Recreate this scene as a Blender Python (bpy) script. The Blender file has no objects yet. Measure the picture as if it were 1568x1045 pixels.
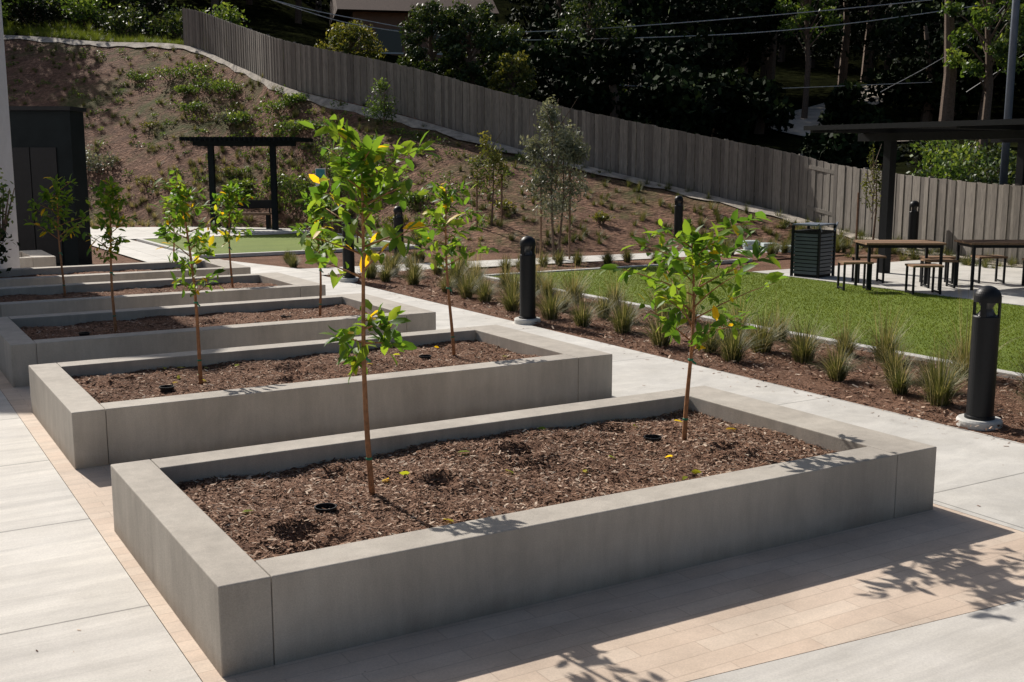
import bpy, math, random
import numpy as np
from mathutils import Vector
from mathutils.bvhtree import BVHTree
random.seed(7); rng=np.random.default_rng(7)
R=math.radians
ANG=R(30.7); CA,SA=math.cos(ANG),math.sin(ANG)
def W(u,v): return (CA*u-SA*v, SA*u+CA*v)      # site grid (u,v) -> world x,y
sc=bpy.context.scene
# ------------------------------------------------------------------ materials
def newmat(name):
    m=bpy.data.materials.new(name); m.use_nodes=True
    nt=m.node_tree; nt.nodes.clear()
    o=nt.nodes.new('ShaderNodeOutputMaterial'); b=nt.nodes.new('ShaderNodeBsdfPrincipled')
    nt.links.new(b.outputs[0],o.inputs[0])
    return m,nt,b,o
def nd(nt,t,**k):
    n=nt.nodes.new(t)
    for a,v in k.items(): setattr(n,a,v)
    return n
def noise(nt,scale,detail=4,rough=.6,vec=None,dist=0):
    n=nd(nt,'ShaderNodeTexNoise'); n.inputs['Scale'].default_value=scale; n.inputs['Detail'].default_value=detail
    n.inputs['Roughness'].default_value=rough; n.inputs['Distortion'].default_value=dist
    if vec is not None: nt.links.new(vec,n.inputs['Vector'])
    return n.outputs['Fac']
def ramp(nt,fac,stops):
    r=nd(nt,'ShaderNodeValToRGB'); e=r.color_ramp.elements
    while len(e)<len(stops): e.new(.5)
    for i,(p,c) in enumerate(stops):
        e[i].position=p; e[i].color=(c[0],c[1],c[2],1)
    nt.links.new(fac,r.inputs[0]); return r.outputs[0]
def mixc(nt,a,b,f,mode='MIX'):
    m=nd(nt,'ShaderNodeMix',data_type='RGBA',blend_type=mode)
    for s,x in ((0,f),(6,a),(7,b)):
        if hasattr(x,'is_linked'): nt.links.new(x,m.inputs[s])
        else: m.inputs[s].default_value=x if s==0 else (x[0],x[1],x[2],1)
    return m.outputs[2]
def bump(nt,b,h,strength=.4,dist=.01):
    n=nd(nt,'ShaderNodeBump'); n.inputs['Strength'].default_value=strength; n.inputs['Distance'].default_value=dist
    nt.links.new(h,n.inputs['Height']); nt.links.new(n.outputs[0],b.inputs['Normal']); return n
def coords(nt,scale=(1,1,1),rot=(0,0,0),kind='Object'):
    t=nd(nt,'ShaderNodeTexCoord'); m=nd(nt,'ShaderNodeMapping')
    m.inputs['Scale'].default_value=scale; m.inputs['Rotation'].default_value=rot
    nt.links.new(t.outputs[kind],m.inputs[0]); return m.outputs[0]
def math_(nt,op,a,b=0.0):
    m=nd(nt,'ShaderNodeMath',operation=op)
    for i,x in enumerate((a,b)):
        if hasattr(x,'is_linked'): nt.links.new(x,m.inputs[i])
        else: m.inputs[i].default_value=x
    return m.outputs[0]
def simple(name,col,rough=.6,metal=0,var=.25,scale=8,bs=.2,bd=.004,spec=.5):
    m,nt,b,o=newmat(name); c=coords(nt)
    n=noise(nt,scale,4,.65,c)
    col2=ramp(nt,n,[(.3,[x*(1-var) for x in col]),(.7,[min(1,x*(1+var)) for x in col])])
    nt.links.new(col2,b.inputs['Base Color']); b.inputs['Roughness'].default_value=rough; b.inputs['Metallic'].default_value=metal; b.inputs['Specular IOR Level'].default_value=spec
    if bs>0: bump(nt,b,noise(nt,scale*8,2,.6,c),bs,bd)
    return m
def mat_planter():
    m,nt,b,o=newmat('cast_concrete'); c=coords(nt)
    base=ramp(nt,noise(nt,1.3,6,.65,c,.4),[(.3,(.43,.39,.34)),(.5,(.51,.465,.405)),(.72,(.58,.535,.47))])
    st=noise(nt,5,4,.7,coords(nt,(1.6,1.6,.25)))
    base=mixc(nt,base,ramp(nt,st,[(.35,(.74,.74,.74)),(.65,(1.08,1.08,1.08))]),.5,'MULTIPLY')
    fine=ramp(nt,noise(nt,160,2,.7,c),[(.3,(.82,.82,.82)),(.7,(1.12,1.12,1.12))])
    base=mixc(nt,base,fine,.7,'MULTIPLY')
    v=nd(nt,'ShaderNodeTexVoronoi'); v.inputs['Scale'].default_value=38; nt.links.new(c,v.inputs['Vector'])
    pit=ramp(nt,v.outputs['Distance'],[(.05,(.55,.55,.55)),(.10,(1,1,1))])
    base=mixc(nt,base,pit,.3,'MULTIPLY')
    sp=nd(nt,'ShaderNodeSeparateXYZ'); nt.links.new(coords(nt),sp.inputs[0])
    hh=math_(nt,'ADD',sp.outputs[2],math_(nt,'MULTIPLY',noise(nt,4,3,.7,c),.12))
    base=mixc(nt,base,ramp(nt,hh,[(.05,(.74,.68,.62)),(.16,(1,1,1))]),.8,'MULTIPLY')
    nt.links.new(base,b.inputs['Base Color']); b.inputs['Roughness'].default_value=.85; b.inputs['Specular IOR Level'].default_value=.3
    bump(nt,b,math_(nt,'ADD',noise(nt,90,3,.7,c),math_(nt,'MULTIPLY',noise(nt,6,3,.6,c),1.2)),.35,.004); return m
def mat_paving(name,c1,c2,bw,rh,off=0,mort=.010,streak=(.7,6,1),jo=(0,0),jc=.55,blot=.8,mh=1.6):
    m,nt,b,o=newmat(name); c=coords(nt)
    mp=nd(nt,'ShaderNodeMapping'); mp.inputs['Location'].default_value=(jo[0],jo[1],0); nt.links.new(c,mp.inputs[0])
    br=nd(nt,'ShaderNodeTexBrick'); br.offset=off; br.squash=1
    br.inputs['Scale'].default_value=1; br.inputs['Brick Width'].default_value=bw; br.inputs['Row Height'].default_value=rh
    br.inputs['Mortar Size'].default_value=mort; br.inputs['Mortar Smooth'].default_value=.2
    br.inputs['Color1'].default_value=(*c1,1); br.inputs['Color2'].default_value=(*c2,1); br.inputs['Mortar'].default_value=(c1[0]*jc,c1[1]*jc,c1[2]*jc,1)
    nt.links.new(mp.outputs[0],br.inputs['Vector'])
    col=mixc(nt,br.outputs['Color'],ramp(nt,noise(nt,1.1,5,.65,coords(nt,streak),.6),[(.3,(.80,.80,.80)),(.68,(1.12,1.12,1.11))]),blot,'MULTIPLY')
    col=mixc(nt,col,ramp(nt,noise(nt,.9,4,.7,c),[(.35,(.84,.83,.81)),(.65,(1.06,1.06,1.06))]),.85,'MULTIPLY')
    col=mixc(nt,col,ramp(nt,noise(nt,120,2,.7,c),[(.3,(.86,.86,.86)),(.7,(1.1,1.1,1.1))]),.7,'MULTIPLY')
    nt.links.new(col,b.inputs['Base Color']); b.inputs['Roughness'].default_value=.8
    h=math_(nt,'ADD',math_(nt,'MULTIPLY',br.outputs['Fac'],-mh),math_(nt,'MULTIPLY',noise(nt,70,3,.7,c),.5))
    bump(nt,b,h,.4,.004); return m
def mat_mulch(name='mulch',k=1.0,green=0,sc_=1.0,bd=.03,bs=.9):
    m,nt,b,o=newmat(name); c=coords(nt)
    v=nd(nt,'ShaderNodeTexVoronoi'); v.inputs['Scale'].default_value=45*sc_; v.inputs['Randomness'].default_value=1
    nt.links.new(coords(nt,(1,2.2,1),(0,0,.6)),v.inputs['Vector'])
    n=noise(nt,60*sc_,5,.8,c,1)
    col=ramp(nt,n,[(.28,(.06*k,.032*k,.022*k)),(.5,(.20*k,.117*k,.08*k)),(.64,(.31*k,.195*k,.14*k)),(.8,(.46*k,.33*k,.25*k))])
    cc=nd(nt,'ShaderNodeSeparateColor'); nt.links.new(v.outputs['Color'],cc.inputs[0])
    col=mixc(nt,col,ramp(nt,cc.outputs[0],[(.0,(.5,.47,.45)),(1,(1.4,1.35,1.3))]),.7,'MULTIPLY')
    col=mixc(nt,col,ramp(nt,noise(nt,1.2,4,.6,c),[(.35,(.75,.73,.72)),(.65,(1.15,1.12,1.1))]),.9,'MULTIPLY')
    if green:
        g=ramp(nt,noise(nt,.35,7,.75,c,.5),[(.50,(0,0,0)),(.64,(1,1,1))])
        gg=nd(nt,'ShaderNodeRGBToBW'); nt.links.new(g,gg.inputs[0])
        col=mixc(nt,col,(.085,.11,.032),math_(nt,'MULTIPLY',gg.outputs[0],green))
    nt.links.new(col,b.inputs['Base Color']); b.inputs['Roughness'].default_value=.95; b.inputs['Specular IOR Level'].default_value=.15
    bump(nt,b,math_(nt,'ADD',n,math_(nt,'MULTIPLY',v.outputs['Distance'],.8)),bs,bd); return m
def mat_attr(name,stops,trans=0.4,rough=.5,tcol=1.3,spec=.4):
    m,nt,b,o=newmat(name)
    a=nd(nt,'ShaderNodeAttribute',attribute_name='v')
    col=ramp(nt,a.outputs['Fac'],stops)
    nt.links.new(col,b.inputs['Base Color']); b.inputs['Roughness'].default_value=rough; b.inputs['Specular IOR Level'].default_value=spec
    if trans>0:
        t=nd(nt,'ShaderNodeBsdfTranslucent'); mx=nd(nt,'ShaderNodeMixShader'); mx.inputs[0].default_value=trans
        tc=mixc(nt,col,(tcol*1.15,tcol,tcol*.5),1.0,'MULTIPLY')
        nt.links.new(tc,t.inputs[0]); nt.links.new(b.outputs[0],mx.inputs[1]); nt.links.new(t.outputs[0],mx.inputs[2]); nt.links.new(mx.outputs[0],o.inputs[0])
    return m
def mat_wood(name,c1,c2,scale=(3,3,.4)):
    m,nt,b,o=newmat(name)
    a=nd(nt,'ShaderNodeAttribute',attribute_name='v')
    n=noise(nt,9,5,.7,coords(nt,scale),.4)
    col=ramp(nt,n,[(.3,c1),(.7,c2)])
    col=mixc(nt,col,ramp(nt,a.outputs['Fac'],[(0,(.55,.53,.52)),(1,(1.3,1.28,1.25))]),.9,'MULTIPLY')
    nt.links.new(col,b.inputs['Base Color']); b.inputs['Roughness'].default_value=.8
    bump(nt,b,n,.4,.006); return m
M={}
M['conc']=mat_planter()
M['slab']=mat_paving('concrete_slab',(.64,.61,.57),(.67,.64,.595),3.2,1.5,0,.008,(.5,5,1),(.6,.8),.5,1.0)
M['slab2']=mat_paving('concrete_path',(.65,.63,.59),(.68,.66,.62),1.7,2.4,0,.007,(2,3,1),(-.56,.3),.5)
M['paver']=mat_paving('clay_pavers',(.68,.54,.43),(.72,.595,.485),.46,.115,.37,.003,(1,2,1),(0,0),.84,.9,.7)
M['mulch']=mat_mulch('mulch',1.4)
M['hill']=mat_mulch('hill_mulch',1.2,.8,.14,.09,.8)
M['chips']=mat_attr('wood_chips',[(0,(.09,.047,.032)),(.45,(.28,.165,.112)),(.8,(.46,.31,.225)),(1,(.70,.57,.45))],0,.9,spec=.1)
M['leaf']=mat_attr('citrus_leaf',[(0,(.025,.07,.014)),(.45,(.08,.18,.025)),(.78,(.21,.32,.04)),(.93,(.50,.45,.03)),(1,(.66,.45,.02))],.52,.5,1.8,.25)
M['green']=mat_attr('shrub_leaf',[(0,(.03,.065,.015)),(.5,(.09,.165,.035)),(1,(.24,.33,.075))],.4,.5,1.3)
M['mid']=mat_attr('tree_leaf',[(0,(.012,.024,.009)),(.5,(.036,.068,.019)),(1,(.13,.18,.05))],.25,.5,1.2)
M['olive']=mat_attr('olive_leaf',[(0,(.08,.10,.065)),(.5,(.19,.22,.16)),(1,(.44,.47,.40))],.25,.5,1.0)
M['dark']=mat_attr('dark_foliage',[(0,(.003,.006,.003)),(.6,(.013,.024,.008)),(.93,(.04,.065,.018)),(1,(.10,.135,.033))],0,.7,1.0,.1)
M['yel']=mat_attr('yellow_foliage',[(0,(.05,.07,.015)),(.5,(.12,.15,.033)),(1,(.27,.26,.065))],.4,.5,1.2)
M['tuft']=mat_attr('dry_grass',[(0,(.06,.08,.025)),(.5,(.15,.17,.065)),(.8,(.36,.33,.19)),(1,(.55,.50,.34))],.35,.6,1.1)
M['bark']=simple('bark',(.16,.11,.08),.9,0,.4,20,.6,.01)
M['bark2']=simple('young_bark',(.36,.17,.075),.7,0,.35,30,.3,.003)
M['stake']=simple('stake_wood',(.22,.13,.08),.8,0,.3,20)
M['black']=simple('black_powder_coat',(.010,.011,.013),.45,0,.2,30,.1,.001,.3)
M['steel']=simple('dark_steel',(.014,.015,.017),.6,0,.2,15,.2,.004,.2)
M['shed']=simple('dark_panel',(.012,.016,.018),.8,0,.2,3,.2,.004,.1)
M['grey']=simple('grey_metal',(.17,.20,.25),.5,.2,.1,6)
M['bin']=simple('bin_metal',(.10,.12,.15),.5,.1,.1,6)
M['white']=simple('white_stucco',(.62,.64,.68),.8,0,.06,10)
M['lens']=simple('frosted_lens',(.10,.10,.10),.2,0,.1,10)
M['tie']=simple('green_tie',(.02,.22,.12),.6)
M['wood']=mat_wood('table_wood',(.18,.10,.055),(.32,.20,.12),(3,3,3))
M['fence']=mat_wood('weathered_fence',(.16,.146,.13),(.30,.272,.24))
M['curb']=simple('curb_concrete',(.60,.59,.56),.85,0,.12,10)
M['swale']=simple('swale_concrete',(.42,.37,.31),.9,0,.45,3,.6,.02)
M['brown']=simple('brown_stucco',(.30,.17,.115),.85,0,.12,2)
M['roof']=simple('roof_shingle',(.10,.06,.045),.9,0,.3,12)
M['glass']=simple('window_glass',(.02,.025,.03),.1,0,.1,2)
M['rust']=simple('rust_planter',(.13,.055,.035),.8,0,.2,6)
M['teal']=simple('sign_teal',(.03,.22,.25),.5); M['signw']=simple('sign_white',(.7,.7,.68),.5,0,.05)
M['road']=simple('distant_road',(.46,.41,.35),.95,0,.3,.8,0,.01,.1)
M['stone']=simple('stepping_stone',(.45,.52,.52),.8,0,.15,9)
M['blade']=mat_attr('lawn_blade',[(0,(.11,.155,.02)),(.5,(.165,.225,.032)),(1,(.24,.30,.05))],.3,.7,1.15,.15)
m,nt,b,o=newmat('synthetic_lawn'); c=coords(nt)
col=ramp(nt,noise(nt,130,4,.8,c),[(.3,(.11,.155,.02)),(.55,(.165,.225,.032)),(.75,(.23,.29,.048))])
col=mixc(nt,col,ramp(nt,noise(nt,.8,4,.6,c),[(.35,(.85,.88,.8)),(.65,(1.1,1.08,1.0))]),.9,'MULTIPLY')
nt.links.new(col,b.inputs['Base Color']); b.inputs['Roughness'].default_value=.8; b.inputs['Specular IOR Level'].default_value=.2
bump(nt,b,noise(nt,220,2,.8,c),.5,.012); M['lawn']=m
m,nt,b,o=newmat('wooded_ground'); c=coords(nt)
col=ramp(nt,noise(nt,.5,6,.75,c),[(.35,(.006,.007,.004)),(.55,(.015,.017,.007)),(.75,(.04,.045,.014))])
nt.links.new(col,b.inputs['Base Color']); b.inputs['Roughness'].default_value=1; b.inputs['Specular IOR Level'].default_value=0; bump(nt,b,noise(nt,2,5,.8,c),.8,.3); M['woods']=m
M['crest']=mat_attr('crest_grass',[(0,(.05,.09,.015)),(.5,(.13,.195,.03)),(1,(.27,.30,.08))],.4,.6,1.2)
# ------------------------------------------------------------------ mesh builder
class MB:
    def __init__(s): s.V=[];s.F=[];s.A=[];s.n=0
    def add(s,v,f,a=.5):
        v=np.asarray(v,dtype=float).reshape(-1,3); s.V.append(v)
        for q in f: s.F.append(tuple(int(i)+s.n for i in q))
        s.A.append(np.full(len(f),a) if np.isscalar(a) else np.asarray(a)); s.n+=len(v)
    def box(s,x0,x1,y0,y1,z0,z1,a=.5):
        s.add([(x0,y0,z0),(x1,y0,z0),(x1,y1,z0),(x0,y1,z0),(x0,y0,z1),(x1,y0,z1),(x1,y1,z1),(x0,y1,z1)],
              [(0,3,2,1),(4,5,6,7),(0,1,5,4),(1,2,6,5),(2,3,7,6),(3,0,4,7)],a)
    def beam(s,p,q,w,h,a=.5):
        p=Vector(p);q=Vector(q);d=(q-p).normalized(); up=Vector((0,0,1)) if abs(d.z)<.9 else Vector((0,1,0))
        sd=d.cross(up).normalized()*w/2; up=sd.cross(d).normalized()*h/2
        vs=[tuple(e+i*sd+j*up) for e in (p,q) for i,j in ((-1,-1),(1,-1),(1,1),(-1,1))]
        s.add(vs,[(3,2,1,0),(4,5,6,7),(0,1,5,4),(1,2,6,5),(2,3,7,6),(3,0,4,7)],a)
    def tube(s,pts,rad,seg=8,a=.5,cap=True):
        pts=[Vector(p) for p in pts]; n=len(pts); vs=[]
        for i,p in enumerate(pts):
            d=(pts[min(i+1,n-1)]-pts[max(i-1,0)]).normalized()
            up=Vector((0,0,1)) if abs(d.z)<.9 else Vector((1,0,0))
            x=d.cross(up).normalized(); y=d.cross(x).normalized()
            r=rad[i] if hasattr(rad,'__len__') else rad
            for k in range(seg):
                t=2*math.pi*k/seg; vs.append(tuple(p+x*(math.cos(t)*r)+y*(math.sin(t)*r)))
        f=[(i*seg+k,i*seg+(k+1)%seg,(i+1)*seg+(k+1)%seg,(i+1)*seg+k) for i in range(n-1) for k in range(seg)]
        if cap: f+= [tuple(range(seg))[::-1],tuple(range((n-1)*seg,n*seg))]
        s.add(vs,f,a)
    def lathe(s,prof,cx=0,cy=0,seg=28,a=.5):
        vs=[];
        for r,z in prof:
            for k in range(seg):
                t=2*math.pi*k/seg; vs.append((cx+r*math.cos(t),cy+r*math.sin(t),z))
        f=[(i*seg+k,i*seg+(k+1)%seg,(i+1)*seg+(k+1)%seg,(i+1)*seg+k) for i in range(len(prof)-1) for k in range(seg)]
        f+=[tuple(range(seg))[::-1],tuple(range((len(prof)-1)*seg,len(prof)*seg))]
        s.add(vs,f,a)
    def obj(s,name,mat,rotz=0,smooth=False,bevel=0,parent=None):
        me=bpy.data.meshes.new(name); V=np.concatenate(s.V)
        me.from_pydata(V.tolist(),[],s.F); me.update()
        at=me.attributes.new('v','FLOAT','FACE'); at.data.foreach_set('value',np.concatenate(s.A).astype(np.float32))
        me.materials.append(mat); o=bpy.data.objects.new(name,me); sc.collection.objects.link(o)
        o.rotation_euler[2]=rotz
        if smooth: me.polygons.foreach_set('use_smooth',[True]*len(me.polygons))
        if bevel:
            bv=o.modifiers.new('bevel','BEVEL'); bv.width=bevel; bv.segments=2; bv.limit_method='ANGLE'
        if parent: o.parent=parent
        return o
def fastmesh(name,V,F,A,mat,parent=None,rotz=0):
    me=bpy.data.meshes.new(name); n=len(V); m_,k=F.shape
    me.vertices.add(n); me.vertices.foreach_set('co',V.astype(np.float32).ravel())
    me.loops.add(m_*k); me.loops.foreach_set('vertex_index',F.astype(np.int32).ravel())
    me.polygons.add(m_); me.polygons.foreach_set('loop_start',np.arange(0,m_*k,k,dtype=np.int32))
    try: me.polygons.foreach_set('loop_total',np.full(m_,k,dtype=np.int32))
    except Exception: pass
    me.update(calc_edges=True)
    at=me.attributes.new('v','FLOAT','FACE'); at.data.foreach_set('value',A.astype(np.float32))
    me.materials.append(mat); o=bpy.data.objects.new(name,me); sc.collection.objects.link(o); o.rotation_euler[2]=rotz
    if parent: o.parent=parent
    return o
def empty(name,loc=(0,0,0),rotz=0):
    e=bpy.data.objects.new(name,None); sc.collection.objects.link(e); e.location=loc; e.rotation_euler[2]=rotz; return e
def norm(a): return a/np.maximum(np.linalg.norm(a,axis=1,keepdims=True),1e-9)
TPL=np.array([(0,0,0),(.33,.21,.05),(.72,.17,.02),(1,0,-.10),(.72,-.17,.02),(.33,-.21,.05),(.33,0,0),(.72,0,-.03)])
def leaves(name,P,Dr,size,A,mat,parent=None,wid=1.0):
    N=len(P); Dr=norm(Dr); up=norm(np.tile([0,0,1.],(N,1))+rng.normal(0,.45,(N,3)))
    S=norm(np.cross(up,Dr)); U=np.cross(Dr,S); size=np.asarray(size).reshape(-1,1,1)
    V=P[:,None,:]+size*(TPL[None,:,0:1]*Dr[:,None,:]+wid*TPL[None,:,1:2]*S[:,None,:]+TPL[None,:,2:3]*U[:,None,:])
    tri=np.array([(0,6,1),(6,7,2),(6,2,1),(7,3,2),(0,5,6),(5,4,7),(5,7,6),(4,3,7)])
    F=(tri[None]+8*np.arange(N)[:,None,None]).reshape(-1,3)
    return fastmesh(name,V.reshape(-1,3),F,np.repeat(A,8),mat,parent)
def foliage(name,blobs,dens,size,mat,parent=None,shell=.55,asp=.55,bright=.5):
    Ps=[];As=[];Ss=[]
    for bl in blobs:
        x,y,z,rx,ry,rz=bl[:6]; n=int(dens*(bl[6] if len(bl)>6 else 1))
        d=norm(rng.normal(0,1,(n,3))); r=shell+(1.08-shell)*rng.random((n,1))**.8
        lump=1+.22*np.sin(d[:,0:1]*5+x*3)*np.cos(d[:,1:2]*4+y)+.15*np.sin(d[:,2:3]*7+z*2)
        p=d*r*lump
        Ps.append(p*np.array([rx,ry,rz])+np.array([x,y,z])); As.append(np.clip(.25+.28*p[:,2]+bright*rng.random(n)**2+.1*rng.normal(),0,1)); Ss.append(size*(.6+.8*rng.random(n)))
    P=np.concatenate(Ps);A=np.concatenate(As);S=np.concatenate(Ss)[:,None]; N=len(P)
    d=norm(rng.normal(0,1,(N,3))); u=norm(np.cross(d,norm(rng.normal(0,1,(N,3)))))
    V=np.stack([P-d*S*.5,P+u*S*asp*.5,P+d*S*.5,P-u*S*asp*.5],1).reshape(-1,3)
    F=np.arange(4*N).reshape(-1,4)
    return fastmesh(name,V,F,A,mat,parent)
def blades(name,clumps,mat,nb=110,parent=None,thin=1.0):
    Vs=[];As=[]
    for cl in clumps:
        x,y,z,h,sp=cl[:5]; tone=cl[5] if len(cl)>5 else .35; n=int(nb)
        az=rng.random(n)*6.283; out=rng.random(n)**.7*sp; hh=h*(.55+.6*rng.random(n))*(1-.35*(out/sp)**2)
        w=(.003+.0025*rng.random(n)+.0004*y**.5)*thin
        dx,dy=np.cos(az),np.sin(az); r0=.25*sp*rng.random(n)
        lv=[]
        for t in (0,.4,.75,1):
            rr=r0+out*t**1.7; px=x+dx*rr; py=y+dy*rr; pz=z+hh*(t-.25*t**3*(out/sp)); ww=w*(1-t*.9)
            lv.append((np.stack([px-dy*ww,py+dx*ww,pz],1),np.stack([px+dy*ww,py-dx*ww,pz],1)))
        V=np.stack([q for l in lv for q in l],1)
        Vs.append(V.reshape(-1,3)); As.append(np.repeat(np.clip(tone+rng.normal(0,.18,n),0,1),3))
    V=np.concatenate(Vs); N=len(V)//8
    q=np.array([(0,1,3,2),(2,3,5,4),(4,5,7,6)]); F=(q[None]+8*np.arange(N)[:,None,None]).reshape(-1,4)
    return fastmesh(name,V,F,np.concatenate(As),mat,parent)
def chips(name,P,mat,l=(.012,.05),tilt=.35,rotz=0,parent=None):
    N=len(P); az=rng.random(N)*6.283; d=np.stack([np.cos(az),np.sin(az),rng.normal(0,tilt,N)],1); d=norm(d)
    s=norm(np.cross(d,norm(np.stack([rng.normal(0,tilt,N),rng.normal(0,tilt,N),np.ones(N)],1))))
    L=(l[0]+(l[1]-l[0])*rng.random((N,1))**2)/2; Wd=L*(.15+.3*rng.random((N,1)))
    V=np.stack([P-d*L-s*Wd,P+d*L-s*Wd*.6,P+d*L+s*Wd,P-d*L+s*Wd*.7],1).reshape(-1,3)
    return fastmesh(name,V,np.arange(4*N).reshape(-1,4),rng.random(N)**1.3,mat,parent,rotz)
# ------------------------------------------------------------------ ground sheets
def sheet(name,poly,z,mat,uv=True):
    mb=MB(); mb.add([(p[0],p[1],z) for p in poly],[tuple(range(len(poly)))])
    return mb.obj(name,mat,ANG if uv else 0)
def rect(u0,u1,v0,v1): return [(u0,v0),(u1,v0),(u1,v1),(u0,v1)]
sheet('ground',[(-400,-400),(400,-400),(400,400),(-400,400)],-.03,M['mulch'],False)
sheet('concrete_pavement',rect(-9,1.085,-3,17.2),.004,M['slab'])
sheet('concrete_forecourt',[(1.088,-3),(12,-3),(12,2.6),(5.65,3.05),(1.088,3.42)],.004,M['slab'])
sheet('clay_paver_paving',[(1.088,3.424),(5.598,3.058),(5.598,21),(1.088,21)],.004,M['paver'])
sheet('footpath',[(5.602,3.055),(12,2.604),(12,3.0),(7.40,3.3),(7.35,12),(7.3,19.1),(21,18.4),(21,19.5),(7.4,20.4),(6.6,23.2),(5.602,23.2)],.004,M['slab2'])
sheet('footpath',[(5.2,23.24),(6.4,23.24),(6.3,30.2),(12,30.1),(12,33.5),(5.0,36.5),(.5,44),(-1,43),(3.0,36),(5.0,31.5)],.004,M['slab2'])
def bedmesh(name,u0,u1,v0,v1,z0,amp,mat,res=.12):
    nu=max(3,int((u1-u0)/res)); nv=max(3,int((v1-v0)/res)); us=np.linspace(u0,u1,nu); vs=np.linspace(v0,v1,nv)
    U,Vv=np.meshgrid(us,vs); Z=z0+amp*(np.sin(U*3.1+Vv*1.3)*.3+np.sin(U*7.7-Vv*5.1)*.2+rng.normal(0,.22,U.shape))
    e=np.minimum(np.minimum(U-u0,u1-U),np.minimum(Vv-v0,v1-Vv)); Z=np.where(e<1e-6,z0-.02,Z)
    V=np.stack([U.ravel(),Vv.ravel(),Z.ravel()],1); i=np.arange(nu*nv).reshape(nv,nu)
    F=np.stack([i[:-1,:-1].ravel(),i[:-1,1:].ravel(),i[1:,1:].ravel(),i[1:,:-1].ravel()],1)
    return fastmesh(name,V,F,np.full(len(F),.5),mat,None,ANG)
bedmesh('mulch_bed',7.36,9.52,3.1,19.0,.02,.025,M['mulch'])
bedmesh('mulch_bed',9.5,21,17.35,18.6,.02,.025,M['mulch'])
def chipfield(name,u0,u1,v0,v1,n,z,l):
    P=np.stack([u0+(u1-u0)*rng.random(n),v0+(v1-v0)*rng.random(n),z+.025*rng.random(n)],1)
    return chips(name,P,M['chips'],l,rotz=ANG)
chipfield('bark_chips',7.37,9.5,3.1,12,12000,.02,(.02,.07))
chipfield('bark_chips',7.37,9.5,12,19,5000,.02,(.03,.08))
def debris(u0,u1,v0,v1,n,l):
    P=np.stack([u0+(u1-u0)*rng.random(n),v0+(v1-v0)*rng.random(n),np.full(n,.007)],1); return chips('bark_chips',P,M['chips'],l,.03,rotz=ANG)
debris(5.62,7.36,3.4,12,70,(.01,.035)); debris(-.5,5.6,2,4.2,50,(.008,.025)); debris(7.1,7.37,3.3,18,260,(.01,.045)); debris(-.8,1.1,4,9,22,(.008,.025))
# lawn and curbs
mb=MB(); mb.box(9.66,14.28,4.5,17.22,-.01,.022); mb.obj('lawn',M['lawn'],ANG)
mb=MB(); mb.box(6.5,11.5,24,29.6,-.01,.03); mb.obj('lawn',M['lawn'],ANG)
N=60000
P=np.stack([9.7+4.55*rng.random(N),6+11.1*rng.random(N),np.full(N,.021)],1); az=rng.random(N)*6.28
dd=np.stack([np.cos(az)*.006,np.sin(az)*.006,np.zeros(N)],1); tip=np.stack([rng.normal(0,.008,N),rng.normal(0,.008,N),.014+.012*rng.random(N)],1)
fastmesh('lawn_grass',np.stack([P-dd,P+dd,P+tip],1).reshape(-1,3),np.arange(3*N).reshape(-1,3),.2+.5*rng.random(N),M['blade'],None,ANG)
mb=MB(); mb.box(9.53,9.655,3,17.23,-.02,.045); mb.box(9.66,16,17.23,17.34,-.02,.045); mb.obj('lawn_curb',M['curb'],ANG,bevel=.006)
mb=MB(); mb.box(6.38,6.49,23.9,29.7,-.02,.05); mb.box(6.49,11.6,23.85,23.99,-.02,.05); mb.box(11.51,11.62,24,29.7,-.02,.05);mb.obj('lawn_curb',M['curb'],ANG)
mb=MB(); mb.box(14.29,24,2,15.4,-.02,.03); mb.obj('table_patio',M['slab2'],ANG)
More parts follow.
